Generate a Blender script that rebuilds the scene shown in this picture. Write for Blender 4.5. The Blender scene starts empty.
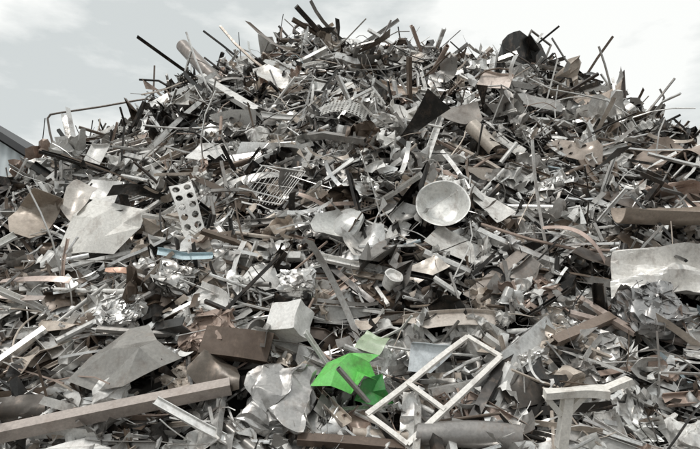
import bpy, math, random
import numpy as np
from mathutils import Vector, Matrix
random.seed(7)
R=random.random
def U(a,b): return a+(b-a)*random.random()
scene=bpy.context.scene
COL=scene.collection

# ---------------------------------------------------------------- heap shape
TX=[-24,-20,-14,-11.1,-9.5,-7.95,-6.36,-4.8,-3.2,-1.6,-.6,1.6,3.2,4.8,6.4,7.6,8.6,9.85,11.1,14,20,24]
TZ=[0,.3,2.5,3.5,4.6,6.3,7.8,8.9,9.6,10.5,10.6,10.1,10.0,9.9,9.35,8.5,7.6,6.7,5.9,4.4,.8,0]
def heap(x,y):
    H=float(np.interp(x,TX,TZ))-.3
    if H<=0: return 0
    s=(y-5.5)/10.5
    if s<=0: return 0
    if s<1: g=1-(1-s)**1.25
    else: g=max(0,1-((y-16)/13)**1.6)
    l=.35*math.sin(.9*x+1.3)*math.sin(.8*y+.5)+.2*math.sin(2.1*x+.7*y)+.12*math.sin(3.7*x-2.9*y+1)
    return max(0,H*g+l*min(1,g*4)*.8)
def hnorm(x,y,e=.25):
    dx=(heap(x+e,y)-heap(x-e,y))/(2*e); dy=(heap(x,y+e)-heap(x,y-e))/(2*e)
    return Vector((-dx,-dy,1)).normalized()

# ---------------------------------------------------------------- shape makers
def join(parts):
    V=[];F=[];o=0
    for v,f in parts:
        V+= [tuple(p) for p in v]; F+=[tuple(i+o for i in q) for q in f]; o+=len(v)
    return V,F
def box(sx,sy,sz,c=(0,0,0),M=None):
    V=[Vector((a*sx/2,b*sy/2,d*sz/2)) for a in(-1,1) for b in(-1,1) for d in(-1,1)]
    if M: V=[M@v for v in V]
    V=[v+Vector(c) for v in V]
    return V,[(0,1,3,2),(4,6,7,5),(0,4,5,1),(2,3,7,6),(0,2,6,4),(1,5,7,3)]
def solidify(V,F,t):
    V=[Vector(v) for v in V]
    N=[Vector((0,0,0)) for _ in V]
    for f in F:
        n=(V[f[1]]-V[f[0]]).cross(V[f[2]]-V[f[0]])
        for i in f: N[i]+=n
    n0=len(V)
    W=[v-(n.normalized() if n.length>1e-9 else Vector((0,0,1)))*t for v,n in zip(V,N)]
    cnt={}
    for f in F:
        for a,b in zip(f,f[1:]+f[:1]):
            cnt[(a,b)]=1
    G=list(F)+[tuple(i+n0 for i in reversed(f)) for f in F]
    for (a,b) in cnt:
        if (b,a) not in cnt: G.append((b,a,a+n0,b+n0))
    return V+W,G
def subdiv(V,F,lv=2):
    V=[Vector(v) for v in V]
    for _ in range(lv):
        mid={};G=[]
        def m(a,b):
            k=(min(a,b),max(a,b))
            if k not in mid: V.append((V[a]+V[b])/2);mid[k]=len(V)-1
            return mid[k]
        for a,b,c in F:
            ab,bc,ca=m(a,b),m(b,c),m(c,a);G+=[(a,ab,ca),(ab,b,bc),(ca,bc,c),(ab,bc,ca)]
        F=G
    return V,F
def clean(V,F):
    used=sorted({i for f in F for i in f});m={o:k for k,o in enumerate(used)}
    return [V[i] for i in used],[tuple(m[i] for i in f) for f in F]
def extrude(outer,L,inner=None,seg=1):
    V=[];F=[];n=len(outer);k=n*(2 if inner else 1)
    for i in range(seg+1):
        x=-L/2+L*i/seg
        V+=[(x,p[0],p[1]) for p in outer]
        if inner: V+=[(x,p[0],p[1]) for p in inner]
    for i in range(seg):
        a=i*k;b=a+k
        for j in range(n):
            q=(j+1)%n
            F.append((a+j,b+j,b+q,a+q))
            if inner: F.append((a+n+j,a+n+q,b+n+q,b+n+j))
    e=seg*k
    if inner:
        for j in range(n):
            q=(j+1)%n
            F.append((j,q,n+q,n+j)); F.append((e+j,e+n+j,e+n+q,e+q))
    else:
        F.append(tuple(range(n))); F.append(tuple(e+j for j in reversed(range(n))))
    return V,F
def circ(r,n): return [(r*math.cos(2*math.pi*i/n),r*math.sin(2*math.pi*i/n)) for i in range(n)]
def rect(a,b): return [(-a/2,-b/2),(a/2,-b/2),(a/2,b/2),(-a/2,b/2)]
def Lprof(a,t): return [(0,0),(a,0),(a,t),(t,t),(t,a),(0,a)]
def Uprof(a,b,t): return [(-a/2,0),(a/2,0),(a/2,b),(a/2-t,b),(a/2-t,t),(-a/2+t,t),(-a/2+t,b),(-a/2,b)]
def arcprof(r,ang,t,n=10,dz=0):
    o=[(r*math.sin(-ang/2+ang*i/n),dz-r*math.cos(-ang/2+ang*i/n)) for i in range(n+1)]
    i_=[((r-t)*math.sin(-ang/2+ang*i/n),dz-(r-t)*math.cos(-ang/2+ang*i/n)) for i in range(n,-1,-1)]
    return o+i_
def warp(V,L,bend=0,kink=0,kx=0,side=0,twist=0):
    o=[]
    for x,y,z in V:
        if twist:
            a=twist*x/L; y,z=y*math.cos(a)-z*math.sin(a),y*math.sin(a)+z*math.cos(a)
        z+=bend*L*(x/L)**2*4+ (max(0,x-kx)*kink)
        y+=side*L*(x/L)**2*4
        o.append((x,y,z))
    return o
def dent(V,amp,f=4):
    ws=[(Vector((U(-1,1),U(-1,1),U(-1,1))).normalized()*U(.6,1.4)*f,U(0,6.28),Vector((U(-1,1),U(-1,1),U(-1,1)))) for _ in range(5)]
    o=[]
    for v in V:
        v=Vector(v);p=v.copy()
        for a,ph,d in ws: p+=d*amp*math.sin(v.dot(a)+ph)
        o.append(p)
    return o
def sheet(w,h,nx=8,ny=6,curl=0,fold=0,rough=.01,cut=.3,t=.005,taper=0,ca=None,creases=None,flange=None):
    """metal sheet: straight-edged outline, cut corners, real bends, sharp creases, folded rims"""
    if ca is None: ca=U(0,math.pi)
    wv=[(U(0,6.28),U(.6,2.2)/max(w,h),U(0,6.28),U(.3,1)) for _ in range(4)]
    k=.07
    c=[(-w/2*(1+U(-k,k)),-h/2*(1+U(-k,k))),(w/2*(1+U(-k,k)),-h/2*(1+U(-k,k))),(w/2*(1+U(-k,k))*(1-taper),h/2*(1+U(-k,k))),(-w/2*(1+U(-k,k))*(1-taper*U(.2,1)),h/2*(1+U(-k,k)))]
    P=[]
    for j in range(ny+1):
        for i in range(nx+1):
            s=i/nx;q=j/ny
            x=(c[0][0]*(1-s)+c[1][0]*s)*(1-q)+(c[3][0]*(1-s)+c[2][0]*s)*q
            y=(c[0][1]*(1-s)+c[1][1]*s)*(1-q)+(c[3][1]*(1-s)+c[2][1]*s)*q
            P.append([x,y,0.0])
    if flange is None: flange=R()<.3
    if flange:
        fl=min(.06,h/ny)
        for i in range(nx+1):
            a=P[ny*(nx+1)+i];b=P[(ny-1)*(nx+1)+i]; a[1]=b[1]+.004;a[2]=fl
    for p in P:
        x,y,z=p
        for a,f,ph,kk in wv: z+=rough*kk*math.sin((x*math.cos(a)+y*math.sin(a))*f*6.28+ph)
        p[2]=z
    V=[Vector(p) for p in P]
    if abs(curl)>.01:
        kx=2.2*curl/max(w,.05);cv,sv_=math.cos(ca),math.sin(ca);W=[]
        for v in V:
            d=v.x*cv+v.y*sv_;e=-v.x*sv_+v.y*cv
            rr=1/kx-v.z; d2=rr*math.sin(kx*d);z=1/kx-rr*math.cos(kx*d)
            W.append(Vector((d2*cv-e*sv_,d2*sv_+e*cv,z)))
        V=W
    if creases is None: creases=random.choice([0,1,1,2])
    fs=[fold]+[U(-1.3,1.3) for _ in range(creases)]
    for an in fs:
        if abs(an)<.05: continue
        fa=U(0,2*math.pi);fo=U(.05,.32)*min(w,h)*1.2
        ax=Vector((-math.sin(fa),math.cos(fa),0));dr=Vector((math.cos(fa),math.sin(fa),0))
        Rm=Matrix.Rotation(-an,3,ax)
        V=[(dr*fo+Rm@(v-dr*fo)) if v.dot(dr)>fo else v for v in V]
    cc=[random.choice([1,2,3]) if R()<cut else 0 for _ in range(4)]
    F=[]
    for j in range(ny):
        for i in range(nx):
            a=j*(nx+1)+i;q=[a,a+1,a+nx+2,a+nx+1];drop=False;tri=None
            for ci,(u,v) in enumerate(((i,j),(nx-1-i,j),(nx-1-i,ny-1-j),(i,ny-1-j))):
                if cc[ci] and not(flange and ci>1):
                    if u+v<cc[ci]-1: drop=True
                    elif u+v==cc[ci]-1: tri=ci
            if drop: continue
            if tri is not None: q.pop(tri)
            F.append(tuple(q))
    V,F=clean(V,F)
    return solidify(V,F,t) if t else (V,F)
def crumple(w,h,n=13,amp=.25,t=.003,k=8,fx=4.6):
    tr=[(U(0,6.28),U(.8,fx),R(),Vector((U(-.6,.6),U(-.6,.6),random.choice((-1,1))*U(.6,1.5)))) for _ in range(k)]
    c=[U(-.15,.15) for _ in range(8)]
    V=[]
    for j in range(n+1):
        for i in range(n+1):
            x=(i/n-.5);y=(j/n-.5)
            p=Vector(((x+c[0]*y+c[1]*x*y+c[2]*y*y)*w,(y+c[3]*x+c[4]*x*y+c[5]*x*x)*h,(c[6]*x*x+c[7]*y*y)*3*min(w,h)))
            for a,f,ph,d in tr:
                q=((x*math.cos(a)+y*math.sin(a))*f+ph)%1
                p+=d*(abs(q-.5)-.25)*amp*min(w,h)*2.0/f**.95
            V.append(p)
    F=[]
    for j in range(n):
        for i in range(n):
            a=j*(n+1)+i
            if (i+j)%2: F+=[(a,a+1,a+n+2),(a,a+n+2,a+n+1)]
            else: F+=[(a,a+1,a+n+1),(a+1,a+n+2,a+n+1)]
    return solidify(V,F,t) if t else (V,F)
def tube(pts,r,n=7,cap=True):
    pts=[Vector(p) for p in pts];V=[];F=[]
    up=Vector((.13,.27,.95)).normalized()
    for i,p in enumerate(pts):
        t=(pts[min(i+1,len(pts)-1)]-pts[max(i-1,0)]).normalized()
        a=up.cross(t)
        if a.length<.1: a=Vector((1,0,0)).cross(t)
        a.normalize();b=t.cross(a);up=b
        for k in range(n):
            q=2*math.pi*k/n
            V.append(p+a*math.cos(q)*r+b*math.sin(q)*r)
    for i in range(len(pts)-1):
        for k in range(n):
            F.append((i*n+k,i*n+(k+1)%n,(i+1)*n+(k+1)%n,(i+1)*n+k))
    if cap:
        F.append(tuple(reversed(range(n))));e=(len(pts)-1)*n;F.append(tuple(e+k for k in range(n)))
    return V,F
def lathe(prof,n=28,dent=0):
    V=[];F=[];ph=U(0,6)
    for r,z in prof:
        for k in range(n):
            a=2*math.pi*k/n; q=r*(1+dent*math.sin(2*a+ph)+dent*.6*math.sin(5*a+ph*2+z*6))
            V.append((q*math.cos(a),q*math.sin(a),z))
    m=len(prof)
    for i in range(m-1):
        for k in range(n):
            F.append((i*n+k,i*n+(k+1)%n,(i+1)*n+(k+1)%n,(i+1)*n+k))
    return V,F
def perforated(nx,ny,c,r,t=.004,bend=0):
    V=[];F=[]
    for j in range(ny):
        for i in range(nx):
            ox=(i-nx/2+.5)*c;oy=(j-ny/2+.5)*c;b=len(V)
            for k in range(8):
                a=math.pi/4*k; m=c/2/max(abs(math.cos(a)),abs(math.sin(a)))
                V.append((ox+m*math.cos(a),oy+m*math.sin(a),0))
            for k in range(8):
                a=math.pi/4*k; V.append((ox+r*math.cos(a),oy+r*math.sin(a),0))
            for k in range(8):
                q=(k+1)%8; F.append((b+k,b+q,b+8+q,b+8+k))
    key={};W=[];mp=[]
    for v in V:
        kk=(round(v[0],4),round(v[1],4))
        if kk not in key: key[kk]=len(W);W.append(v)
        mp.append(key[kk])
    F=[tuple(mp[i] for i in f) for f in F]
    W=[(x,y,z+bend*x*x+bend*.5*math.sin(y*7)*.1) for x,y,z in W]
    return solidify(W,F,t)
def rack(w,h,n,r,b=None):
    P=[tube([(-w/2,-h/2,0),(w/2,-h/2,0)],r*1.6,6),tube([(-w/2,h/2,0),(w/2,h/2,0)],r*1.6,6),
       tube([(-w/2,-h/2,0),(-w/2,h/2,0)],r*1.6,6),tube([(w/2,-h/2,0),(w/2,h/2,0)],r*1.6,6)]
    for i in range(1,n):
        x=-w/2+w*i/n; P.append(tube([(x,-h/2,0),(x+U(-.01,.01),0,U(-.03,.03)),(x,h/2,0)],r,5))
    P.append(tube([(-w/2,0,-r*2),(w/2,0,-r*2)],r,5))
    V,F=join(P)
    if b is None: b=U(-.9,.9)
    s=U(-.3,.3)
    return [(x+s*y,y,z+b*x*x+.3*b*y*y*math.copysign(1,y)) for x,y,z in V],F
def pan(A,w,h,d,t,j):
    V=[];F=[]
    for a,b,z in A: V+=[(-a,-b,z),(a,-b,z),(a,b,z),(-a,b,z)]
    m=len(A)
    for i in range(m-1):
        for k in range(4):
            q=(k+1)%4;F.append((i*4+k,i*4+q,i*4+4+q,i*4+4+k))
    e=(m-1)*4;F.append((e,e+1,e+2,e+3))
    s1,s2,s3=U(-j,j)*6,U(-j,j)*6,U(-j,j)*4
    V=[(x+U(-j,j)*w+s1*z,y+U(-j,j)*h+s2*z+s3*x*.4,z*(1+s2*x/w)+U(-2*j,2*j)*d) for x,y,z in V]
    return solidify(V,F,t)
def tray(w,h,d,t=.006,lip=.03,j=.05):
    return pan([(w/2+lip,h/2+lip,d),(w/2,h/2,d),(w/2*.9,h/2*.9,0)],w,h,d,t,j)
def bale(w,h,d,n=9,rd=.18,fold=.35,nt=10,fm=4.5,f0=1.0):
    V=[];F=[]
    tr=[(Vector((U(-1,1),U(-1,1),U(-1,1))).normalized(),U(f0,fm),R(),Vector((U(-1,1),U(-1,1),U(-1,1)))) for _ in range(nt)]
    key={}
    def vid(p):
        k=tuple(round(c,4) for c in p)
        if k not in key:
            q=Vector(k)*1.0
            l=max(abs(c) for c in q); q=q*(1-rd*(q.length-l)/.7);q0=q.copy()
            for a,f,ph,dd in tr:
                s=(q0.dot(a)*f+ph)%1; q=q+dd*(abs(s-.5)-.25)*fold/f
            V.append((q.x*w,q.y*h,q.z*d)); key[k]=len(V)-1
        return key[k]
    for ax in range(3):
        for sg in(-.5,.5):
            for i in range(n):
                for j in range(n):
                    c=[]
                    for a,b in((i,j),(i+1,j),(i+1,j+1),(i,j+1)):
                        p=[0,0,0];p[ax]=sg;p[(ax+1)%3]=a/n-.5;p[(ax+2)%3]=b/n-.5
                        c.append(vid(p))
                    if sg<0:c.reverse()
                    F+=[(c[0],c[1],c[2]),(c[0],c[2],c[3])]
    return V,F
def compact(w,h,d,N=46,s=.22):
    """pressed block: bent sheet and strip scraps packed flat against one another"""
    P=[bale(w*.95,h*.95,d*.95,16,.06,.5,10,5)]
    for _ in range(N):
        ax=random.choice([(0,0,1),(0,0,1),(0,0,1),(0,1,0),(0,-1,0),(1,0,0),(-1,0,0)]);ax=Vector(ax)
        n=(ax+Vector((U(-.22,.22),U(-.22,.22),U(-.22,.22)))).normalized()
        x=Vector((U(-1,1),U(-1,1),U(-1,1)));M3=frame(n,x)
        p=Vector((U(-.42,.42)*w,U(-.42,.42)*h,U(-.42,.42)*d))
        e=[w,h,d]
        for k in range(3):
            if abs(ax[k])>.5: p[k]=ax[k]*e[k]*.47
        L_=U(.6,1.3)*s
        vf=sheet(L_,U(.2,.7)*s,5,3,U(-.5,.5),U(-.4,.4),.006,.3,.003,0,None,1) if R()<.85 else tube(rpath(L_*1.6,6,.2),.005,5)
        P.append(([p+M3@Vector(v) for v in vf[0]],vf[1]))
    return join(P)
def rpath(L,n=9,w=.12):
    a=U(-1,1);b=U(-1,1);p=[]
    for i in range(n):
        s=i/(n-1)-.5
        p.append((s*L,w*L*a*math.sin(s*5+b*3),w*L*b*math.cos(s*6+a*4)))
    return p
def coil(r,turns,pitch,tr):
    return tube([(r*math.cos(i*.4),r*math.sin(i*.4),pitch*i*.4/6.28) for i in range(int(turns*15.7))],tr,5)
def frame(z,x):
    z=z.normalized();x=(x-z*x.dot(z))
    if x.length<1e-4: x=z.orthogonal()
    x.normalize();y=z.cross(x)
    return Matrix((x,y,z)).transposed()
def mesh(name,V,F,mat=None,ang=35):
    me=bpy.data.meshes.new(name)
    me.from_pydata([tuple(v) for v in V],[],[tuple(f) for f in F]); me.update()
    me.polygons.foreach_set('use_smooth',[True]*len(me.polygons))
    me.set_sharp_from_angle(angle=math.radians(ang))
    if mat: me.materials.append(mat)
    return me

# ---------------------------------------------------------------- materials
def scrap_mat(name,use_obj=True,stain=.5,bump=.25):
    m=bpy.data.materials.new(name);m.use_nodes=True
    nt=m.node_tree;N=nt.nodes;L=nt.links;N.clear()
    out=N.new('ShaderNodeOutputMaterial');B=N.new('ShaderNodeBsdfPrincipled');L.new(B.outputs[0],out.inputs[0])
    if use_obj:
        c=N.new('ShaderNodeObjectInfo');cc=c.outputs['Color'];al=c.outputs['Alpha']
    else:
        c=N.new('ShaderNodeVertexColor');c.layer_name='Col';cc=c.outputs['Color'];al=c.outputs['Alpha']
    g=N.new('ShaderNodeNewGeometry')
    def noise(s,d=5,r=.6,src=None):
        n=N.new('ShaderNodeTexNoise');n.inputs['Scale'].default_value=s;n.inputs['Detail'].default_value=d;n.inputs['Roughness'].default_value=r
        L.new(src or g.outputs['Position'],n.inputs['Vector']);return n.outputs['Fac']
    def ramp(f,a,b,lo,hi):
        r=N.new('ShaderNodeMapRange');r.inputs[1].default_value=a;r.inputs[2].default_value=b;r.inputs[3].default_value=lo;r.inputs[4].default_value=hi
        L.new(f,r.inputs[0]);return r.outputs[0]
    n1=noise(3.2,8,.65);n2=noise(30,6,.7);n3=noise(3.6,2)
    mp=N.new('ShaderNodeMapping');mp.inputs['Location'].default_value=(4,7,2);mp.inputs['Scale'].default_value=(1,1,.45);L.new(g.outputs['Position'],mp.inputs['Vector'])
    n4=noise(6.5,10,.72,mp.outputs[0])
    s0=N.new('ShaderNodeMix');s0.data_type='RGBA';L.new(ramp(n4,.53,.74,0,.6),s0.inputs[0]);L.new(cc,s0.inputs[6]);s0.inputs[7].default_value=(.30,.225,.175,1)
    s=N.new('ShaderNodeMix');s.data_type='RGBA';L.new(ramp(n1,.54,.68,0,stain),s.inputs[0]);L.new(s0.outputs[2],s.inputs[6]);s.inputs[7].default_value=(.12,.085,.065,1)
    s2=N.new('ShaderNodeMix');s2.data_type='RGBA';s2.blend_type='MULTIPLY';s2.inputs[0].default_value=1
    v=N.new('ShaderNodeCombineColor');mm=ramp(n2,.3,.7,.76,1.12)
    for i in range(3): L.new(mm,v.inputs[i])
    L.new(s.outputs[2],s2.inputs[6]);L.new(v.outputs[0],s2.inputs[7])
    L.new(s2.outputs[2],B.inputs['Base Color'])
    me=N.new('ShaderNodeMath');me.operation='MULTIPLY';L.new(al,me.inputs[0]);L.new(ramp(n1,.52,.66,1,.4),me.inputs[1])
    L.new(me.outputs[0],B.inputs['Metallic'])
    L.new(ramp(n3,.3,.7,.2,.5),B.inputs['Roughness'])
    b=N.new('ShaderNodeBump');b.inputs['Strength'].default_value=bump;b.inputs['Distance'].default_value=.04
    ad=N.new('ShaderNodeMath');ad.operation='ADD';L.new(n3,ad.inputs[0]);k=N.new('ShaderNodeMath');k.operation='MULTIPLY';k.inputs[1].default_value=.05;L.new(n2,k.inputs[0]);L.new(k.outputs[0],ad.inputs[1])
    L.new(ad.outputs[0],b.inputs['Height']);L.new(b.outputs[0],B.inputs['Normal'])
    return m
M_OBJ=scrap_mat('scrap_metal_surface',True)
M_STUFF=scrap_mat('scrap_fragment_surface',False)
def simple_mat(name,c1,c2,scale,rough=.85,bump=.3):
    m=bpy.data.materials.new(name);m.use_nodes=True;nt=m.node_tree;N=nt.nodes;L=nt.links
    B=N['Principled BSDF'];g=N.new('ShaderNodeNewGeometry');n=N.new('ShaderNodeTexNoise');n.inputs['Scale'].default_value=scale;n.inputs['Detail'].default_value=8
    L.new(g.outputs['Position'],n.inputs['Vector']);x=N.new('ShaderNodeMix');x.data_type='RGBA';L.new(n.outputs['Fac'],x.inputs[0]);x.inputs[6].default_value=(*c1,1);x.inputs[7].default_value=(*c2,1)
    L.new(x.outputs[2],B.inputs['Base Color']);B.inputs['Roughness'].default_value=rough
    b=N.new('ShaderNodeBump');b.inputs['Strength'].default_value=bump;b.inputs['Distance'].default_value=.05;L.new(n.outputs['Fac'],b.inputs['Height']);L.new(b.outputs[0],B.inputs['Normal'])
    return m

PAL=[('bright stainless steel',(.89,.88,.855,.8),30),('white painted',(.86,.85,.82,.0),18),('dull grey steel',(.36,.345,.325,.6),13),
     ('beige coated',(.64,.56,.48,.15),9),('brown stained steel',(.17,.13,.10,.25),9),('blackened steel',(.030,.027,.024,.25),19),('pinkish rusted steel',(.48,.37,.31,.2),3),
     ('pale galvanised steel',(.74,.73,.705,.6),13),('faded blue painted',(.45,.54,.58,.0),.3)]
PW=[p[2] for p in PAL]
PWL=[30,20,15,12,7,2,3,15,.2]
def pick(large=False):
    n,c,_=random.choices(PAL,PWL if large else PW)[0]
    k=U(.75,1.08); return n,(min(.92,c[0]*k),min(.92,c[1]*k),min(.92,c[2]*k),c[3])
CAM=Vector((0,0,1.8))
def dist(x,y,z): return math.sqrt(x*x+y*y+(z-1.8)**2)

# ================================================================ recognisable pieces
random.seed(5)
EXC=[]
def put(name,vf,pos,label,cat,col,n=(0,-.8,.6),roll=0,exc=0,ang=35,group=None,parent=None,xd=None):
    a=math.radians(roll)
    M3=frame(Vector(n),Vector(xd) if xd else Vector((math.cos(a),0,math.sin(a))))
    ob=bpy.data.objects.new(name,mesh(name,*vf,M_OBJ,ang))
    ob.matrix_world=Matrix.Translation(Vector(pos))@M3.to_4x4()
    c=tuple(col); ob.color=c if len(c)==4 else (*c,.3)
    COL.objects.link(ob)
    ob['label']=label;ob['category']=cat
    if group: ob['group']=group
    if exc: EXC.append((Vector(pos),exc))
    return ob
def bar(name,mk,p1,p2,label,cat,col,up=(0,-.7,.7),exc=.12,ang=35):
    p1=Vector(p1);p2=Vector(p2);d=p2-p1
    z=Vector(up);x=d.normalized();z=(z-x*z.dot(x)).normalized();y=z.cross(x)
    M3=Matrix((x,y,z)).transposed()
    V,F=mk(d.length)
    V=warp(V,d.length,U(-.008,.008),0,0,U(-.005,.005),U(-.06,.06))
    ob=bpy.data.objects.new(name,mesh(name,V,F,M_OBJ,ang))
    ob.matrix_world=Matrix.Translation((p1+p2)/2)@M3.to_4x4()
    ob.color=col if len(col)==4 else (*col,.3);COL.objects.link(ob);ob['label']=label;ob['category']=cat
    if exc:
        k=max(2,int(d.length/.3))
        for i in range(k+1): EXC.append((p1+d*i/k,exc))
    return ob
WH=(.86,.85,.82,.05);PALE=(.76,.74,.70,.3);GR=(.46,.45,.43,.5);DK=(.08,.07,.06,.3)
# bowl
bv,bf=solidify(*lathe([(0.001,0),(.10,-.003),(.20,0),(.25,.025),(.31,.10),(.36,.18),(.375,.195),(.392,.196)],48,.02),.004)
put('round_bowl',(dent(bv,.010,7),bf),(1.36,7.85,3.53),'pale grey round metal bowl tipped on its side among scrap','bowl',(.84,.84,.81,.25),(-.12,-.93,.36),0,.42)
put('metal_sheet',sheet(.75,.5,10,7,.4,.3,.015,.4,.006,.4,None,1,False),(1.46,7.6,3.0),'pale bent sheet hanging below the round bowl','metal sheet',PALE,(.1,-.85,.5),-25,.25)
put('metal_sheet',sheet(.5,.55,9,7,.3,.5,.015,.4,.006,.3,None,1),(.85,7.95,3.45),'grey folded sheet leaning beside the round bowl','metal sheet',GR,(-.4,-.8,.4),60,.28)
def handfold(gv,gf,t,amp=.006,f=9):
    V,F=subdiv(gv,[tuple(reversed(q)) for q in gf],2)
    return solidify(dent(V,amp,f),F,t)
# green sheets, folded by hand
gv=[(-.36,-.16,.0),(-.20,.15,-.03),(.06,.20,.06),(.38,.25,-.02),(.26,.09,.05),(.36,-.05,-.06),(.20,-.12,.09),(.06,-.27,-.02),(-.14,-.22,.07),(-.08,.0,.12),(.13,.04,-.05)]
gf=[(0,9,1),(1,9,2),(2,9,10),(2,10,4),(2,4,3),(4,10,5),(5,10,6),(6,10,7),(7,10,9),(7,9,8),(8,9,0)]
put('green_sheet',handfold(gv,gf,.005),(-.06,6.05,1.34),'bright green painted folded sheet lying on the scrap','metal sheet',(.20,.68,.16,0),(.0,-.75,.65),0,.31,16)
put('green_sheet',sheet(.34,.26,6,5,.3,.5,.01,.3,.003,.1),(.26,6.42,1.66),'faded pale green bent sheet beside the bright green one','metal sheet',(.40,.50,.34,0),(-.3,-.8,.5),-30,.16)
gv=[(-.2,-.02,0),(-.05,.14,.05),(.2,.16,0),(.14,-.02,.07),(.2,-.16,0),(-.02,-.13,.04),(.02,.02,-.04)]
gf=[(0,6,1),(1,6,2),(2,6,3),(3,6,4),(4,6,5),(5,6,0)]
put('green_sheet',handfold(gv,gf,.005),(.22,5.98,1.13),'dark green folded sheet under the bright green one','metal sheet',(.05,.24,.06,0),(.2,-.9,.4),20,.18,16)
# crumpled bags
random.seed(58)
put('crumpled_foil_bag',bale(.62,.62,.32,40,.12,.7,9,3.6,.9),(-.74,5.98,1.06),'crumpled grey foil bag resting on the scrap','foil bag',(.46,.45,.435,.6),(0,-.85,.5),-8,.36,10)
put('crumpled_foil_bag',bale(.30,.30,.16,20,.1,.6,8,4),(-2.53,6.0,1.16),'small crumpled white foil bag on a grey sheet','foil bag',WH,(0,-.85,.5),10,.16,11)
put('crumpled_foil_bag',bale(.42,.3,.22,20,.1,.6,8,4),(3.4,5.7,.74),'crumpled white foil bundle at the foot of the heap','foil bag',WH,(0,-.8,.6),-10,.25,11)
# large sheets
pv=[(-.55,-.52,.0),(-.50,.16,.04),(-.24,.52,.0),(.14,.44,-.02),(.58,.34,.06),(.55,.03,-.02),(.26,-.48,.04),(-.16,-.50,.10),(-.12,.08,.16),(.26,.10,.0),(.08,-.22,.12)]
pf=[(0,8,1),(1,8,2),(2,8,3),(3,8,9),(3,9,4),(4,9,5),(5,9,10),(5,10,6),(6,10,7),(7,10,8),(8,10,9),(7,8,0)]
put('metal_sheet',handfold(pv,pf,.006,.008,6),(-3.75,8.15,3.32),'large pale beige folded sheet standing on the heap','metal sheet',(.86,.84,.79,.1),(.1,-.92,.35),0,.52,13)
put('metal_sheet',sheet(.7,1.0,9,11,.35,.5,.02,.5,.006,.35,None,1),(-4.8,8.2,3.55),'tall brown stained folded sheet leaning on the heap','metal sheet',(.42,.36,.30,.2),(.2,-.9,.35),-14,.4)
put('metal_sheet',sheet(.5,.9,7,9,.35,.3,.02,.5,.006,.2,None,1),(-4.3,8.4,3.8),'grey beige folded sheet beside brown stained one','metal sheet',(.64,.60,.55,.3),(-.1,-.9,.4),10,.3)
put('metal_sheet',sheet(.8,.45,9,6,.3,.3,.02,.4,.006,.2,None,1),(-4.3,9.2,4.15),'white bent panel leaning behind larger sheets','metal sheet',WH,(-.1,-.85,.5),-20,.35)
put('metal_sheet',sheet(.85,.5,9,6,.5,.3,.015,.4,.006,.2,None,1),(-2.6,9.6,4.98),'white dented panel on the heap slope','metal sheet',WH,(.1,-.8,.6),10,.4)
put('metal_sheet',sheet(.45,.65,8,6,.7,.1,.01,.3,.006,.1,0,0),(-5.0,10.35,5.2),'white curved panel standing upright on the slope','metal sheet',WH,(-.1,-.95,.3),-8,.35)
dv=[(-.60,-.28,0),(-.42,.0,.06),(-.12,.38,.02),(.06,.46,-.03),(.26,.22,.03),(.56,.04,-.06),(.44,-.16,.06),(.12,-.44,.10),(-.24,-.42,.0),(-.16,.04,.14),(.20,-.02,.20),(-.05,-.22,.06)]
df=[(0,9,1),(1,9,2),(2,9,3),(3,9,4),(4,9,10),(4,10,5),(5,10,6),(6,10,7),(7,10,11),(10,9,11),(7,11,8),(8,11,0),(0,11,9)]
put('metal_sheet',handfold(dv,df,.006,.010,6),(-2.42,6.15,1.5),'large grey folded sheet sloping over the scrap','metal sheet',(.36,.345,.32,.55),(-.1,-.8,.6),-4,.5,12)
put('metal_sheet',sheet(.62,.5,7,6,.2,.3,.01,.4,.006,.2),(-1.5,6.1,1.36),'dark brown sheet standing behind the foil bag','metal sheet',(.13,.11,.09,.3),(-.1,-.95,.3),6,.25)
put('metal_sheet',crumple(1.35,.72,30,.17,.005,7,2.4),(4.05,6.9,2.48),'large pale creased sheet draped over the slope','metal sheet',(.86,.84,.80,.2),(-.15,-.8,.6),-4,.5,9)
put('curved_trough',(lambda vf:(dent(warp(vf[0],1.5,.02,0,0,0,.2),.012,4),vf[1]))(extrude(arcprof(.26,2.9,.012,12,.16),1.5,None,12)),(4.65,7.7,3.38),'long curved rusty beige trough lying across the slope','metal trough',(.50,.42,.35,.2),(0,-.3,.95),-8,.38)
put('metal_sheet',sheet(1.25,.26,16,5,-.28,.0,.012,.3,.006,0,0,0,True),(1.26,6.62,1.95),'long arched beige sheet strip over dark scrap','metal sheet',(.64,.58,.52,.2),(0,-.7,.7),3,.2)
put('metal_sheet',sheet(1.35,.5,10,6,.1,.1,.01,.3,.01,.25,None,0),(4.1,11.3,6.75),'long grey tapered panel on the upper slope','metal sheet',(.40,.39,.37,.4),(.1,-.8,.6),-18,.5)
put('metal_sheet',sheet(.72,.62,7,6,.15,.0,.01,.1,.006,.1,None,0,True),(3.35,11.6,7.4),'pinkish beige square panel tilted on the heap','metal sheet',(.78,.67,.60,.1),(-.2,-.85,.5),-30,.5)
put('metal_sheet',sheet(.72,.13,9,3,.2,.2,.01,.05,.004,0,None,0),(-2.22,7.3,2.78),'pale blue painted strip lying across the scrap','metal strip',(.58,.74,.80,0),(0,-.8,.6),-2,.15)
put('metal_sheet',sheet(.48,.4,6,5,.1,.0,.008,.05,.006,0,None,0,True),(.92,6.35,1.5),'pale blue white square panel leaning on the scrap','metal sheet',(.74,.79,.82,0),(.1,-.95,.25),-6,.28)
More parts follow.
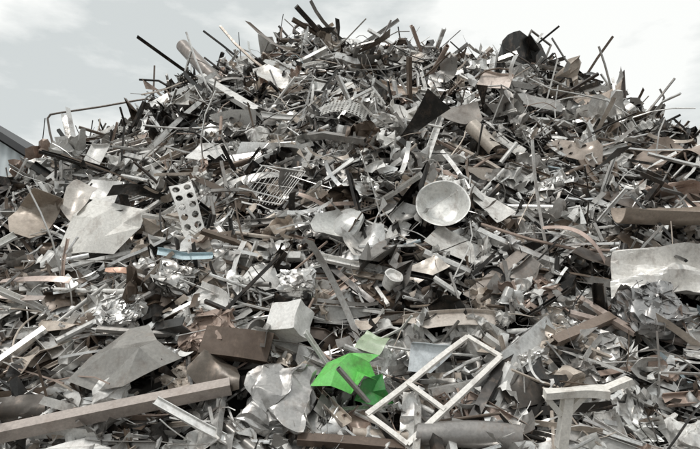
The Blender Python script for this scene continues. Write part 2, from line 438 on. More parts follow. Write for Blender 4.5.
for p,w,h,c,nn,ro,lb in [((4.55,8.8,3.9),.8,.4,(.15,.12,.10,.3),(.2,-.7,.7),-30,'dark brown bent plate sloping down the heap'),
    ((5.75,9.8,5.0),.9,.5,(.38,.31,.26,.3),(-.2,-.8,.6),35,'brown bent plate high on the heap'),
    ((3.5,7.5,2.75),.8,.25,(.12,.10,.085,.3),(.1,-.7,.7),-35,'dark folded plate above the creased sheet'),
    ((1.85,6.05,1.16),.5,.35,(.09,.08,.07,.3),(.1,-.9,.5),20,'dark plate near the foot of the heap'),
    ((-.37,6.7,1.75),.85,.16,(.11,.085,.07,.3),(0,-.8,.6),-6,'dark brown plank-like plate under the white casing'),
    ((-3.5,5.95,.98),.6,.3,(.08,.07,.06,.3),(.2,-.8,.5),15,'dark plate behind the long beam'),
    ((.42,7.1,2.2),.5,.26,(.38,.27,.2,.2),(0,-.8,.6),-8,'rust brown panel below the white canister'),
    ((-3.25,7.7,2.62),.45,.10,(.70,.42,.30,.1),(0,-.8,.6),6,'orange coated strip near large pale sheets'),
    ((2.3,9.3,4.55),.8,.35,(.32,.28,.24,.3),(.2,-.8,.6),-35,'brown grey plate leaning on the slope'),
    ((-.3,9.0,4.4),.6,.42,(.84,.82,.78,.3),(-.2,-.8,.6),25,'pale folded sheet in the middle of the heap'),
    ((-2.0,8.2,3.1),.65,.4,(.6,.59,.56,.5),(.2,-.9,.4),50,'grey folded sheet beside the holed rail'),
    ((-3.3,7.2,2.05),.7,.4,(.84,.82,.78,.3),(.1,-.9,.4),-30,'pale triangular sheet above the grey folded sheet'),
    ((-1.2,7.2,2.5),.55,.45,(.86,.85,.82,.1),(-.1,-.9,.4),15,'white crumpled panel above the brown casing'),
    ((-1.75,6.9,2.15),.6,.4,(.86,.85,.82,.1),(-.2,-.8,.5),-35,'white folded panel between crushed blocks'),
    ((2.35,7.4,2.5),.7,.4,(.24,.22,.20,.4),(.1,-.8,.6),40,'dull grey curved plate on the slope'),
    ((3.0,9.9,5.2),.75,.45,(.82,.8,.76,.3),(.2,-.8,.5),-50,'pale curved plate on the upper slope'),
    ((1.0,7.2,2.6),.6,.3,(.6,.55,.49,.3),(-.2,-.8,.5),30,'beige grey folded plate below the bowl'),
    ((2.2,8.3,3.7),.65,.4,(.82,.8,.76,.3),(.1,-.8,.5),-60,'pale folded plate close beside the round bowl'),
    ((-.2,11.2,6.9),.6,.75,(.86,.84,.8,.2),(.1,-.9,.4),-70,'pale upright plate below the crest'),
    ((-2.6,13.6,8.9),1.0,.6,(.72,.7,.66,.4),(.2,-.8,.5),35,'pale folded sheet leaning on the crest'),
    ((1.7,14.0,9.2),.9,.5,(.40,.36,.32,.4),(-.2,-.8,.5),-10,'brown grey folded sheet on the crest'),
    ((3.0,14.3,9.35),.9,.5,(.70,.64,.58,.3),(.2,-.8,.5),10,'beige bent sheet lying on the crest'),
    ((6.6,14.0,8.4),1.0,.5,(.56,.54,.5,.4),(.3,-.8,.5),-35,'grey bent sheet on the sloping shoulder'),
    ((8.9,14.0,6.85),1.1,.6,(.46,.39,.34,.3),(.2,-.7,.6),-25,'brown bent sheet on the sloping shoulder')]:
    put('metal_sheet',sheet(w,h,9,6,U(-.5,.5),U(-.5,.5),.012,.5,.006,U(0,.4)),p,lb,'metal sheet',c,nn,ro,max(w,h)*.36)
TAN=(.60,.50,.42,.15);UP=[((5.6,11.6),1.2,.6,TAN,-30),((6.9,11.2),1.1,.6,(.46,.39,.33,.3),25),((2.4,12.6),1.1,.55,GR,40),((1.0,12.0),1.0,.6,TAN,-15),((-1.8,12.3),1.1,.55,PALE,-40),((4.3,10.1),1.1,.5,(.42,.36,.31,.3),-35),
    ((7.6,12.6),1.1,.5,GR,-20),((.8,10.5),.9,.55,PALE,30),((6.3,9.7),1.0,.5,(.50,.41,.35,.2),-45),((-3.6,11.9),1.0,.5,PALE,35),((-5.6,12.4),1.1,.5,GR,25),((2.2,10.9),.9,.5,(.36,.33,.30,.5),10),((-6.6,11.6),.9,.5,(.54,.50,.46,.3),30)]
for (x,y),w,h,c,ro in UP:
    n=hnorm(x,y);p=Vector((x,y,heap(x,y)))+n*.5
    cn='tan stained' if c==TAN else 'weathered grey brown'
    put('metal_sheet',sheet(w,h,14,8,U(-.8,.8),U(-.9,.9),.015,.5,.006,U(0,.4)),p,f'{cn} wide bent plate lying on the upper slope','metal sheet',c,n+Vector((U(-.2,.2),-.3,U(-.1,.1))),ro,.33)
def strip(L_,w,b,tw=0): 
    vf=sheet(L_,w,18,2,0,0,.003,.0,.006,0,None,0,False); return warp(vf[0],L_,b,0,0,0,tw),vf[1]
put('metal_strip',strip(.95,.16,-.22),(3.2,7.45,3.12),'copper coloured curved metal strip arching over scrap','metal strip',(.70,.54,.47,.2),(.3,-.6,.7),-50,.33)
put('metal_strip',strip(.9,.1,-.05,.5),(-4.1,7.05,2.45),'pinkish brown flat strip across the slope','metal strip',(.54,.44,.39,.2),(0,-.7,.7),3,.2)
put('metal_strip',strip(.8,.1,.05,-.4),(-4.2,6.9,2.2),'pinkish grey flat strip across the slope','metal strip',(.50,.43,.39,.2),(0,-.7,.7),-12,.15)
put('metal_strip',strip(1.0,.12,-.25),(5.0,7.5,2.95),'pale curved strip looped on the slope','metal strip',PALE,(0,-.5,.8),-20,.2)
V,F=perforated(2,6,.165,.056,.02,.4)
put('holed_rail',(dent(V,.010,6),F),(-2.44,8.05,3.55),'white perforated rail with rows of round holes','perforated rail',(.90,.89,.86,0),(.25,-.95,.2),0,.42,35,None,None,(1,.1,.38))
put('wire_rack',rack(.8,.7,13,.006,.5),(-1.22,8.35,4.0),'white slotted wire rack tilted on the slope','wire rack',WH,(-.2,-.85,.5),-24,.3)
put('perforated_plate',perforated(13,8,.072,.024,.004,-.8),(-.06,9.85,6.02),'grey perforated plate bent over the scrap','perforated plate',(.55,.54,.51,.5),(.1,-.8,.6),-10,.45)
put('perforated_plate',perforated(9,6,.08,.028,.004,-.5),(.8,14.6,9.5),'grey perforated plate lying on the crest','perforated plate',(.55,.54,.51,.4),(.1,-.8,.6),5,.4)
lv,lf=solidify(*lathe([(.001,.06),(.12,.055),(.22,.03),(.27,.0),(.275,-.05)],30,.06),.006)
put('round_cover',(dent(lv,.02,8),lf),(-.08,7.75,3.3),'round pale grey dented cover lying on the slope','metal cover',(.64,.64,.62,.4),(-.35,-.8,.5),0,.2)
put('metal_sheet',sheet(.55,.45,9,7,.9,0,.01,.4,.006,.1,1.2,0),(-.3,7.7,3.25),'pale curved sheet beside the dented cover','metal sheet',(.72,.72,.69,.4),(.3,-.85,.45),20,.2)
put('crushed_bale',compact(.66,.54,.36,120,.2),(3.62,6.65,2.02),'crushed dark grey metal block on the slope','metal bale',(.42,.415,.41,.8),(.0,-.85,.5),8,.38,25)
put('crushed_bale',compact(.5,.42,.3,80,.17),(-2.84,6.85,1.97),'crushed silver metal block on the slope','metal bale',(.7,.69,.67,.85),(0,-.8,.6),5,.28,25)
put('crushed_bale',compact(.5,.40,.3,80,.17),(-2.3,7.15,2.42),'crushed grey metal block with creased faces','metal bale',(.5,.49,.47,.85),(.1,-.8,.6),-15,.28,25)
put('crushed_bale',compact(.42,.3,.26,70,.15),(-.68,6.95,2.36),'crushed silver metal block above the white casing','metal bale',(.7,.69,.67,.85),(0,-.8,.6),0,.25,25)
# casings
put('appliance_casing',bale(.40,.38,.34,20,0,.13,7,2.6,.8),(-.72,6.6,1.88),'white dented box casing standing on brown scrap','metal casing',(.90,.89,.86,.0),(-.45,-.75,.5),-10,.28,25)
put('brown_casing',(lambda vf:(dent(warp(vf[0],.78,0,.25,.1,0,.1),.016,6),vf[1]))(extrude(Uprof(.34,.2,.012),.78,None,10)),(-1.28,6.2,1.66),'dark brown folded steel box section lying on scrap','metal casing',(.13,.095,.072,.2),(.15,.85,-.35),-8,.34)
put('metal_canister',lathe([(.001,0),(.10,0),(.11,.02),(.12,.16),(.13,.18),(.11,.18),(.10,.14),(.001,.13)],24,.06),(.5,6.95,2.34),'small white canister standing on a rust brown panel','canister',WH,(.3,-.6,.7),0,.2)
put('rolled_sheet_tube',(lambda vf:(dent(warp(vf[0],.95,.015,0,0,.02,.5),.022,7),vf[1]))(extrude(arcprof(.12,5.4,.006,24),.95,None,16)),(1.18,5.7,.78),'grey rolled sheet tube at the foot of the heap','metal tube',(.34,.325,.31,.5),(0,.8,-.6),-5,.2)
put('rolled_sheet_tube',(lambda vf:(dent(vf[0],.02,6),vf[1]))(extrude(arcprof(.15,5.4,.008,24),.68,None,10)),(2.5,9.75,5.32),'beige rolled sheet tube standing on the slope','metal tube',(.58,.52,.45,.2),(0,.9,-.4),-62,.3)
# steel bracket: top bar with one clear leg and a flared brace
def child(par,name,vf,loc,rot=(0,0,0),col=None):
    ob=bpy.data.objects.new(name,mesh(name,*vf,M_OBJ));ob.parent=par;ob.location=loc;ob.rotation_euler=rot;ob.color=col or par.color;COL.objects.link(ob);return ob
def rough_bar(a,b,L_,amp=.008):
    V,F=extrude(rect(a,b),L_,None,10);return dent(V,amp,9),F
br=put('steel_stand',rough_bar(.15,.07,.60,.012),(2.13,5.35,1.22),'pale cream broken steel bracket with one leg among debris','steel stand',(.90,.87,.81,.0),(0,-.25,.97),3,.36)
child(br,'leg',rough_bar(.10,.085,.50),(-.10,.0,-.275),(0,math.radians(96),0))
child(br,'brace',rough_bar(.06,.05,.24),(-.21,.0,-.12),(0,math.radians(52),0))
child(br,'brace',rough_bar(.06,.05,.24),(.02,.0,-.12),(0,math.radians(128),0))
child(br,'arm',rough_bar(.10,.05,.28),(.41,.03,.05),(0,math.radians(-18),math.radians(8)))
EXC+= [(Vector((2.05,5.3,1.0)),.34),(Vector((2.5,5.3,1.25)),.26),(Vector((2.02,5.2,.8)),.34),(Vector((2.3,5.2,.85)),.28)]
# ladder-like frame
f1,f2,f3,f4=[Vector(p) for p in((1.36,6.42,1.72),(1.67,6.17,1.50),(.56,5.58,.70),(.18,5.80,.94))]
fr=bpy.data.objects.new('ladder_frame',None);fr.location=(f3+f4)/2;COL.objects.link(fr);fr['label']='pale cream ladder-like metal frame leaning on the heap';fr['category']='ladder frame'
bpy.context.view_layer.update()
def frbar(name,p1,p2,w,up,dz=0):
    d=p2-p1;x=d.normalized();z=Vector(up);z=(z-x*z.dot(x)).normalized();y=z.cross(x)
    V,F=extrude(rect(w,w*.8),d.length,None,10);V=dent(V,.006,6)
    ob=bpy.data.objects.new(name,mesh(name,V,F,M_OBJ));ob.color=(.90,.87,.82,.0);COL.objects.link(ob)
    ob.parent=fr;ob.matrix_parent_inverse=fr.matrix_world.inverted();ob.matrix_world=Matrix.Translation((p1+p2)/2+z*dz)@Matrix((x,y,z)).transposed().to_4x4()
    for i in range(7): EXC.append((p1+d*i/6+Vector((0,-.1,.08)),.19))
nn=(f2-f1).cross(f4-f1).normalized()
if nn.y>0: nn=-nn
frbar('side_rail',f4,f1,.056,nn);frbar('side_rail',f3,f2,.056,nn)
frbar('crossbar',f1,f2,.048,nn,.006);frbar('crossbar',f4,f3,.048,nn,.006)
frbar('crossbar',f4.lerp(f1,.36),f3.lerp(f2,.36),.048,nn,.006)
EXC.append(((f1+f3)/2,.2))
# long bars
hollow=lambda a,b,t=.006,s=8:(lambda L_:extrude(rect(a,b),L_,rect(a-2*t,b-2*t),s))
ang_=lambda a,t=.008:(lambda L_:extrude(Lprof(a,t),L_,None,6))
chan=lambda a,b,t=.008:(lambda L_:extrude(Uprof(a,b,t),L_,None,6))
flat=lambda a,t=.008:(lambda L_:extrude(rect(a,t),L_,None,8))
rod=lambda r:(lambda L_:extrude(circ(r,12),L_,circ(r*.8,12),6))
bar('steel_beam',hollow(.12,.14,.01),(-3.95,5.5,.70),(-1.26,5.95,1.22),'long heavy brownish beam lying across the heap foot','steel beam',(.48,.42,.38,.1),(0,-.6,.8),.2)
bar('steel_beam',hollow(.10,.08),(-.52,5.7,.74),(.54,5.65,.67),'dark brown rail at the foot of the heap','steel beam',(.16,.12,.095,.2),(0,-.6,.8),.1)
bar('steel_beam',chan(.10,.06),(-.6,5.62,.5),(1.1,5.55,.52),'grey channel rail at the foot of the heap','steel beam',(.30,.28,.26,.3),(0,-.6,.8),.1)
bar('angle_bar',ang_(.11),(1.92,10.9,6.3),(1.27,9.1,4.7),'white angle bar leaning down the slope','angle bar',WH,exc=.2)
bar('metal_strip',flat(.13),(0,14.1,9.3),(-.53,10.9,6.6),'long white flat bar standing on the upper slope','metal strip',WH)
bar('metal_strip',flat(.10),(.25,14.0,9.0),(-.3,11.2,6.7),'long pale flat bar on the upper slope','metal strip',PALE)
bar('steel_beam',hollow(.2,.12),(-3.9,13.3,8.3),(-1.9,10.6,6.2),'long white square beam sloping down from the crest','steel beam',WH,exc=.34)
bar('steel_beam',hollow(.16,.12),(-3.6,13.0,7.7),(-2.1,10.7,5.9),'long pale square beam beside a white one','steel beam',PALE,exc=.25)
bar('large_pipe',lambda L_:extrude(circ(.19,20),L_,circ(.16,20),6),(-4.85,14.5,9.85),(-3.38,13.5,8.1),'thick brown grey pipe jutting out near the crest','pipe',(.32,.285,.26,.3),exc=.5)
put('bent_pipe',tube([(-8.5,15.3,6.0),(-8.76,15.4,7.04),(-8.95,15.4,7.6),(-9.05,15.4,8.0),(-8.98,15.4,8.12),(-8.8,15.4,8.16),(-7.5,15.4,8.37),(-6.4,15.4,8.58),(-6.1,15.4,8.62),(-5.9,15.4,8.5),(-5.6,15.3,8.0)],.032,8),(0,0,0),'long thin bent pipe standing out above the heap','pipe',(.22,.19,.17,.3),(0,0,1),0)
for xx,zz in((-9,8),(-8.6,7.6),(-8.1,8.2),(-7.3,8.4),(-6.5,8.9),(-7.6,7.9),(-8.4,8.0)): EXC.append((Vector((xx,15,zz)),.5))
for p in((-8.6,14,6.7),(-9.3,14.6,6.6),(-7.9,12.5,6.0),(-8.3,13.2,6.3),(-7.6,11.6,5.5)): EXC.append((Vector(p),.5))
bar('metal_rod',rod(.028),(-5.92,15.4,8.0),(-5.96,15.4,9.7),'thin upright rod sticking out of the crest','metal rod',(.2,.16,.14,.3),exc=0)
bar('metal_rod',rod(.03),(.55,15.2,9.6),(1.25,15.2,11.1),'thin slanted rod sticking out of the crest','metal rod',(.2,.18,.17,.3),exc=0)
bar('angle_bar',ang_(.11,.015),(8.15,15.2,7.6),(8.25,15.3,9.45),'dark upright angle post standing above the slope','angle bar',(.14,.12,.11,.3),exc=0)
for p in((.9,14.8,10.8),(1.3,14.8,10.8),(8.2,14.8,8.9),(7.8,14.9,9.2),(8.6,14.8,8.7),(5.6,14.9,10.3),(6.1,14.9,10.1),(5.2,14.9,10.4)): EXC.append((Vector(p),.55))
bar('square_tube',hollow(.09,.05),(-3.5,9.0,3.75),(-2.45,9.0,4.45),'long pale square tube across the slope','metal tube',PALE)
bar('square_tube',hollow(.07,.05),(-3.5,9.1,3.55),(-2.5,9.1,4.2),'long grey square tube across the slope','metal tube',GR)
bar('steel_beam',hollow(.12,.08),(2.36,6.45,1.66),(3.2,6.75,1.95),'brown square beam jutting from the slope','steel beam',(.28,.22,.18,.2))
bar('steel_beam',hollow(.09,.06),(2.95,7.1,2.2),(3.35,6.5,1.75),'pinkish brown square beam across dark scrap','steel beam',(.50,.41,.36,.2))
bar('steel_beam',hollow(.08,.05),(2.75,6.9,2.0),(4.1,6.6,1.6),'long pinkish grey beam across the slope','steel beam',(.54,.45,.40,.2))
bar('pipe',rod(.03),(-3.95,6.4,1.4),(-3.3,7.4,2.4),'thin grey pipe leaning on the slope','pipe',GR)
bar('steel_beam',chan(.16,.08),(5.3,9.5,4.55),(5.8,8.7,3.85),'dark channel sloping down the heap','steel beam',DK)
bar('steel_beam',hollow(.16,.1),(4.9,11.0,6.2),(6.6,10.2,5.2),'rusty tan beam sloping across the upper heap','steel beam',(.48,.40,.34,.2))
bar('metal_strip',flat(.16),(1.5,7.0,2.2),(2.55,7.75,2.95),'brown grey flat bar across the slope','metal strip',(.40,.35,.31,.3))
bar('angle_bar',ang_(.1),(-2.2,6.9,1.7),(-1.2,7.2,2.35),'pale angle bar between crushed blocks','angle bar',PALE)
bar('square_tube',hollow(.06,.06),(3.6,5.7,.8),(4.2,6.1,1.4),'pale square tube near the heap foot','metal tube',PALE)
bar('pipe',rod(.025),(-3.4,5.45,.5),(-1.4,5.5,.58),'pale pipe lying below the long beam','pipe',PALE)
put('metal_hoop',tube([(.3*math.cos(a),.3*math.sin(a)*.9,0) for a in [i*math.pi/12-.3 for i in range(15)]],.04,8),(-1.4,15.0,10.6),'dark bent hoop standing on the crest','metal hoop',(.14,.12,.11,.3),(0,-1,.1),0)
put('open_frame',join([box(.8,.05,.05,(0,.38,0)),box(.8,.05,.05,(0,-.38,0)),box(.05,.71,.05,(.375,0,0)),box(.05,.71,.05,(-.375,0,0))]),(5.65,15.0,10.2),'thin open square frame tilted on the crest','metal frame',(.2,.18,.16,.3),(.4,-.85,.3),-28)

EA=np.array([tuple(c) for c,r in EXC]);ER=np.array([r for c,r in EXC])
def blocked(p,k=1):
    d=EA-np.array(p)
    return bool(((d*d).sum(1)<(ER*k)**2).any())
def mult(d): return .84+ (min(d,20)-6)/14*.76
def sample():
    while True:
        x=U(-14,14);y=U(5.2,17.4)
        if abs(x)>.70*y+.6: continue
        z=heap(x,y);m=mult(dist(x,y,z))
        if R()<(.8/m)**2: return x,y,z,m
def orient(x,y,jit=.5,along=.25):
    n=hnorm(x,y)
    h=Vector((0,0,1)).cross(n).normalized() if n.z<.999 else Vector((1,0,0)); s=n.cross(h)
    a=U(0,2*math.pi)
    if R()<.4: a=random.gauss(0,.5)
    d=h*math.cos(a-.04*x)+s*math.sin(a-.04*x)+n*random.gauss(0,along)
    nn=(n+Vector((random.gauss(0,1),random.gauss(0,1),random.gauss(0,1)))*jit).normalized()
    return frame(nn,d),n

# ---------------------------------------------------------------- fragments (uncountable)
random.seed(70)
lib=[]
for _ in range(36): lib.append(sheet(U(.14,.45),U(.08,.3),6,4,U(-1.2,1.2),U(-1.2,1.2),.008,.25,0,U(0,.25)))
for _ in range(26): lib.append(sheet(U(.4,1.0),U(.02,.07),10,1,U(-1.2,1.2),U(-.9,.9),.004,0,0,0,U(-.2,.2),1,False))
for _ in range(18): lib.append(crumple(U(.18,.42),U(.18,.4),9,.45,0))
for _ in range(14):
    L_=U(.4,1.3);V,F=extrude(rect(U(.014,.045),U(.012,.04)),L_,None,4);lib.append((warp(V,L_,U(-.06,.06),U(-.3,.3)),F))
for _ in range(16):
    L_=U(.4,1.1);V,F=extrude(Uprof(U(.03,.09),U(.02,.045),.005),L_,None,3);lib.append((warp(V,L_,U(-.05,.05),U(-.2,.2),0,0,U(-.5,.5)),F))
for _ in range(26): lib.append(tube(rpath(U(.5,1.5),8,U(.03,.25)),U(.004,.011),4))
for _ in range(14): r=U(.012,.038);lib.append(extrude(circ(r,8),U(.2,1.1),circ(r*.8,8)))
for _ in range(4): lib.append(perforated(5,4,.045,.015,0.003,1.5))
for _ in range(3): lib.append(lathe([(.02,0),(.07,0),(.08,.04),(.08,.09)],12,.15))
libn=[(np.array([tuple(v) for v in V]),F) for V,F in lib]
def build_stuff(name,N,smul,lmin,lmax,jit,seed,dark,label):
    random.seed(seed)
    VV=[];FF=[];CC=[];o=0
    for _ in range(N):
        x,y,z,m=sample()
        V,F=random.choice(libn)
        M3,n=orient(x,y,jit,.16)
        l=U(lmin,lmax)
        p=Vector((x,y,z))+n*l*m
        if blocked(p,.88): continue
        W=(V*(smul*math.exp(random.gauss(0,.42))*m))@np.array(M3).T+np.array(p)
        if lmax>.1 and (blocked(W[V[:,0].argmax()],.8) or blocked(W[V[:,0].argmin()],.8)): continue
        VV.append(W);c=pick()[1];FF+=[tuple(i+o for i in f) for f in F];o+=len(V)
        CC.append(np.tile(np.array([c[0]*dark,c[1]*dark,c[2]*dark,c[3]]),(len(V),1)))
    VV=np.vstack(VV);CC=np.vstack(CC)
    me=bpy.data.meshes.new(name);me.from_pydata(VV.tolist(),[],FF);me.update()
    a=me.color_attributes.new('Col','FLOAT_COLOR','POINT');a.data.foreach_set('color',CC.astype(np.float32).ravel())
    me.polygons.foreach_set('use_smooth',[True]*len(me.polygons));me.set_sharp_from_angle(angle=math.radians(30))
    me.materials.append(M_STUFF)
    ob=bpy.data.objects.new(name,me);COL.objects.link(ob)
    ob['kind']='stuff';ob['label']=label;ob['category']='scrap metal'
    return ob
build_stuff('gap_shade_fragments',6500,1.1,-.20,.02,.8,11,.09,'torn metal fragments deep in the heap, coloured dark as gap shade')  # deep layer's colours scaled down to paint shade into the gaps
build_stuff('scrap_metal_fragments',9000,.84,.10,.42,.6,12,1.0,'dense tangle of small torn metal scrap fragments')

# ---------------------------------------------------------------- countable scrap
random.seed(47)
KINDS={}
def addkind(name,cat,desc,cnt,makers,jit=.45,along=.2,lift=(.14,.46),sg=.25,mx=1.9,thin=False,large=False):
    ms=[mesh(name,*mk,M_OBJ) for mk in makers]
    hl=[]
    for me in ms:
        co=[v.co for v in me.vertices];idx=range(len(co));E=[]
        for k in range(3): E+=[co[max(idx,key=lambda i:co[i][k])],co[min(idx,key=lambda i:co[i][k])]]
        hl.append((max(abs(v.x) for v in co),E))
    KINDS[name]=(cat,desc,cnt,list(zip(ms,hl)),jit,along,lift,sg,mx,thin,large)
addkind('metal_sheet','metal sheet','bent sheet',210,[sheet(U(.35,.8),U(.22,.52),10,7,U(-1.2,1.2),U(-1.2,1.2),U(.004,.015),.3,.005,U(0,.35)) for _ in range(44)],.42,sg=.35,mx=1.9,large=True)
addkind('metal_plate','metal plate','large bent plate',150,[sheet(U(.7,1.25),U(.25,.58),14,7,U(-1,1),U(-1,1),U(.006,.018),.3,.006,U(0,.35)) for _ in range(34)],.36,.1,(.14,.36),.15,1.2,large=True)
addkind('curved_strip','metal strip','curved strip',275,[(lambda L_:(lambda vf:(warp(vf[0],L_,U(-.2,.2),U(-.4,.4),U(-.1,.1),0,U(-1.5,1.5)),vf[1]))(sheet(L_,U(.035,.13),14,2,0,0,.003,.02,.004,0,None,0,False)))(U(.7,1.5)) for _ in range(26)],.5,.17,sg=.3)
addkind('crumpled_sheet','metal sheet','crumpled sheet',190,[crumple(U(.45,.8),U(.3,.65),20,U(.25,.5),.003,9,3.6) for _ in range(22)],.4,sg=.3,mx=1.8,large=True)
def sq():
    L_=U(.9,2.3);a=U(.03,.09);b=a*U(.5,1.2);V,F=extrude(rect(a,b),L_,rect(a*.85,b*.85-.003),6);return warp(V,L_,random.choice([0,0,U(-.06,.06)]),random.choice([0,0,U(-.4,.4)]),U(-.3,.3)),F
addkind('long_square_tube','metal tube','square tube',260,[sq() for _ in range(20)],.5,.15,thin=True)
def pp():
    L_=U(.6,2.1);r=U(.014,.055);V,F=extrude(circ(r,14),L_,circ(r*.82,14),8);return warp(V,L_,random.choice([0,U(-.08,.08)]),random.choice([0,0,U(-.5,.5)]),U(-.3,.3)),F
addkind('bent_metal_pipe','pipe','pipe',220,[pp() for _ in range(20)],.5,.16,thin=True)
def an():
    L_=U(.8,2.0);V,F=extrude(Lprof(U(.035,.10),.007),L_,None,6);return warp(V,L_,random.choice([0,U(-.06,.06)]),random.choice([0,U(-.4,.4)]),U(-.3,.3),0,random.choice([0,U(-.7,.7)])),F
addkind('bent_angle_bar','angle bar','angle bar',240,[an() for _ in range(18)],.6,.15,thin=True)
def ch():
    L_=U(.7,1.8);V,F=extrude(Uprof(U(.06,.17),U(.035,.09),.006),L_,None,6);return warp(V,L_,random.choice([0,U(-.05,.05)]),random.choice([0,U(-.3,.3)]),U(-.3,.3)),F
addkind('channel_bar','metal channel','folded channel',215,[ch() for _ in range(18)],.6,.15,large=True)
addkind('bent_rod','metal rod','thin bent rod',260,[tube(rpath(U(1.0,2.5),18,U(.02,.2)),U(.006,.013),7) for _ in range(26)],.5,.16,(.15,.45),.2,1.4,True)
addkind('perforated_offcut','perforated plate','perforated plate',50,[perforated(random.randint(5,10),random.randint(4,7),.045,.015,.004,U(-1.8,1.8)) for _ in range(8)],.45)
addkind('bent_wire_rack','wire rack','wire rack',40,[rack(U(.4,.7),U(.3,.45),random.randint(8,14),.004) for _ in range(8)],.5,.2,(.1,.3))
addkind('crushed_tray','tray','crushed tray',20,[tray(U(.35,.6),U(.25,.4),U(.05,.12),j=.09) for _ in range(10)],.6)
addkind('dented_canister','canister','dented canister',16,[lathe([(.0,0),(U(.05,.08),0),(.08,.02),(.08,.12),(.083,.13),(.08,.14),(.08,U(.2,.3)),(.07,.31),(.065,.3)],24,U(.08,.2)) for _ in range(6)],1)
addkind('metal_ring','ring','ring flange',22,[solidify(*lathe([(.08,0),(.14,0),(.15,.02),(.15,.05)],26,U(0,.05)),.006) for _ in range(4)],.6)
addkind('small_crushed_block','crushed metal block','crushed block',50,[compact(U(.3,.48),U(.25,.42),U(.2,.3),44,.15) for _ in range(7)],.4,.2,(.05,.25),large=True)
addkind('wire_coil','wire coil','loose wire coil',20,[coil(U(.1,.18),U(3,6),U(.01,.05),.005) for _ in range(4)],.5,.2,(.1,.3))
for name,(cat,desc,cnt,ms,jit,along,lift,sg,mx,thin,large) in KINDS.items():
    i=0
    while i<cnt:
        x,y,z,m=sample()
        M3,n=orient(x,y,jit,along)
        p=Vector((x,y,z))+n*U(*lift)*m
        if y<5.9 and abs(M3.col[0].z)>.5: continue
        if blocked(p): continue
        me,(hl,ext)=random.choice(ms)
        s=min(mx,math.exp(random.gauss(0,sg)))*m
        if y>12.5: s=min(s,1.1/hl if hl>.4 else s)
        ok=True
        lim=.36 if (y>12.5 or x<-6) else .62
        if thin and y<=12.5 and R()<.04: lim=.85
        if thin and y>12.5 and name=='bent_rod' and R()<.1: lim=.7
        for v in ext:
            q=p+M3@v*s
            if q.z-heap(q.x,q.y)>lim or blocked(q,.85): ok=False;break
        if not ok: continue
        for e in(-.5,.5):
            if blocked(p+M3.col[0]*e*hl*s,.88): ok=False;break
        if not ok: continue
        i+=1
        ob=bpy.data.objects.new(name,me)
        ob.matrix_world=Matrix.Translation(p)@M3.to_4x4()@Matrix.Scale(s,4)
        cn,c=pick(large);ob.color=c
        ob['label']=f"{cn} {desc} lying among tangled heap scrap";ob['category']=cat;ob['group']=f"{desc}s strewn over the scrap heap"
        COL.objects.link(ob)

# ---------------------------------------------------------------- setting
xs=np.linspace(-24,24,161);ys=np.linspace(5,29,100)
V=[(x,y,heap(x,y)-.03+ (U(-.08,.08) if heap(x,y)>.1 else 0)) for y in ys for x in xs];nx=len(xs)
F=[(j*nx+i,j*nx+i+1,(j+1)*nx+i+1,(j+1)*nx+i) for j in range(len(ys)-1) for i in range(nx-1)]
ob=bpy.data.objects.new('heap_terrain',mesh('heap_terrain',V,F,simple_mat('heap_core',(.008,.007,.006),(.028,.022,.017),5)));COL.objects.link(ob);ob['kind']='structure'  # near-black core colour stands in for shade between the scrap pieces
ob=bpy.data.objects.new('ground',mesh('ground',[(-600,-200,-.01),(600,-200,-.01),(600,1000,-.01),(-600,1000,-.01)],[(0,1,2,3)],simple_mat('dirt',(.05,.045,.04),(.11,.1,.09),1.5)));COL.objects.link(ob);ob['kind']='structure'

# warehouse behind the heap: gable towards the viewer
sh=bpy.data.objects.new('warehouse',None);sh.location=(-20,22,-.3);COL.objects.link(sh);sh['label']='pale blue metal warehouse with dark sloping roof';sh['category']='building'
M_WALL=simple_mat('painted_cladding',(.72,.81,.84),(.80,.86,.88),.8,.5,.05);M_ROOF=simple_mat('dark_roofing',(.05,.052,.055),(.09,.09,.095),1.2,.6,.1);M_GL=simple_mat('window_glass',(.20,.26,.28),(.30,.36,.38),.6,.15,0)
def sc(name,vf,mat,loc=(0,0,0)):
    ob=bpy.data.objects.new(name,mesh(name,*vf,mat));ob.parent=sh;ob.location=loc;COL.objects.link(ob);return ob
hw=7.3;ze=8.6;sl=.62
V=[];F=[];n=146
for i in range(n+1):
    x=-hw+2*hw*i/n; yy=.0 if (i//2)%2 else -.05
    zt=ze+(hw-abs(x))*sl
    V+=[(x,yy,0),(x,yy,zt)]
for i in range(n): a=2*i;F.append((a,a+2,a+3,a+1))
sc('wall',(V,F),M_WALL);
V=[(hw,0,0),(hw,22,0),(hw,22,ze),(hw,0,ze),(-hw,0,0),(-hw,22,0),(-hw,22,ze),(-hw,0,ze)]
sc('wall',(V,[(0,1,2,3),(5,4,7,6)]),M_WALL)
o=.35
P=[]
for sgn in(-1,1):
    A=[(0,-o,ze+hw*sl+.1),(sgn*(hw+.7),-o,ze-.7*sl+.1),(sgn*(hw+.7),22.5,ze-.7*sl+.1),(0,22.5,ze+hw*sl+.1)]
    B=[(x,y,z+.32) for x,y,z in A]
    P.append((A+B,[(0,1,2,3),(4,5,6,7),(0,1,5,4),(1,2,6,5),(2,3,7,6),(3,0,4,7)]))
sc('roof',join(P),M_ROOF)
for k in range(3):
    w_=sc('window',box(1.5,.06,1.3),M_GL,(-4.4+k*3.0,-.10,7.0))
    f_=bpy.data.objects.new('frame',mesh('frame',*join([box(1.66,.1,.08,(0,0,.69)),box(1.66,.1,.08,(0,0,-.69)),box(.08,.1,1.3,(-.79,0,0)),box(.08,.1,1.3,(.79,0,0)),box(.05,.09,1.3,(0,0,0))]),M_ROOF));f_.parent=w_;COL.objects.link(f_)

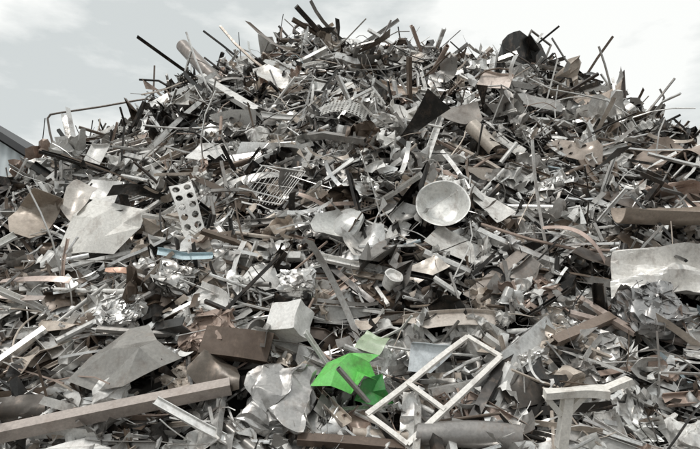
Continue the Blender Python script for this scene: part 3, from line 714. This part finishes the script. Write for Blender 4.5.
# ---------------------------------------------------------------- light, sky, camera
w=bpy.data.worlds.new('World');scene.world=w;w.use_nodes=True;nt=w.node_tree;N=nt.nodes;L=nt.links;N.clear()
out=N.new('ShaderNodeOutputWorld');mix=N.new('ShaderNodeMixShader');L.new(mix.outputs[0],out.inputs[0]);mix.inputs[0].default_value=.94
sky=N.new('ShaderNodeTexSky');sky.sky_type='NISHITA';sky.sun_disc=False;sky.sun_elevation=math.radians(66);sky.sun_rotation=math.radians(215)
b1=N.new('ShaderNodeBackground');b1.inputs[1].default_value=.1;L.new(sky.outputs[0],b1.inputs[0])
b2=N.new('ShaderNodeBackground');b2.inputs[1].default_value=1.1
tc=N.new('ShaderNodeTexCoord');mp=N.new('ShaderNodeMapping');mp.inputs['Scale'].default_value=(1,1,2.6);mp.inputs['Location'].default_value=(.3,0,.2);L.new(tc.outputs['Generated'],mp.inputs['Vector'])
no=N.new('ShaderNodeTexNoise');no.inputs['Scale'].default_value=3.0;no.inputs['Detail'].default_value=8;no.inputs['Roughness'].default_value=.55;L.new(mp.outputs[0],no.inputs['Vector'])
cr=N.new('ShaderNodeValToRGB');cr.color_ramp.elements[0].position=.40;cr.color_ramp.elements[0].color=(.62,.655,.65,1);cr.color_ramp.elements[1].position=.55;cr.color_ramp.elements[1].color=(.94,.95,.925,1)
L.new(no.outputs['Fac'],cr.inputs[0])
# unseen sky behind the camera dimmed, added to deepen contrast on the heap
sp=N.new('ShaderNodeSeparateXYZ');L.new(tc.outputs['Generated'],sp.inputs[0])
h1=N.new('ShaderNodeMath');h1.operation='MULTIPLY_ADD';h1.inputs[1].default_value=.9;L.new(sp.outputs['Z'],h1.inputs[0]);L.new(sp.outputs['Y'],h1.inputs[2])
mr=N.new('ShaderNodeMapRange');mr.inputs[1].default_value=-.7;mr.inputs[2].default_value=.35;mr.inputs[3].default_value=.6;mr.inputs[4].default_value=1;L.new(h1.outputs[0],mr.inputs[0])
vm=N.new('ShaderNodeVectorMath');vm.operation='SCALE';L.new(cr.outputs[0],vm.inputs[0]);L.new(mr.outputs[0],vm.inputs['Scale'])
L.new(vm.outputs[0],b2.inputs[0]);L.new(b1.outputs[0],mix.inputs[1]);L.new(b2.outputs[0],mix.inputs[2])
sd=bpy.data.lights.new('sun','SUN');sd.energy=1.5;sd.angle=math.radians(10);sd.color=(1,.97,.93);so=bpy.data.objects.new('sun',sd);COL.objects.link(so)
sv=Vector((-.38,-.46,1.1)).normalized();so.rotation_euler=sv.to_track_quat('Z','Y').to_euler()
cd=bpy.data.cameras.new('camera');cd.lens=28;cd.sensor_width=36;cd.clip_end=3000;co=bpy.data.objects.new('camera',cd);COL.objects.link(co)
co.location=CAM;co.rotation_euler=(math.radians(90+10.9),0,0);scene.camera=co
scene.view_settings.view_transform='Standard';scene.view_settings.look='None';scene.view_settings.exposure=0
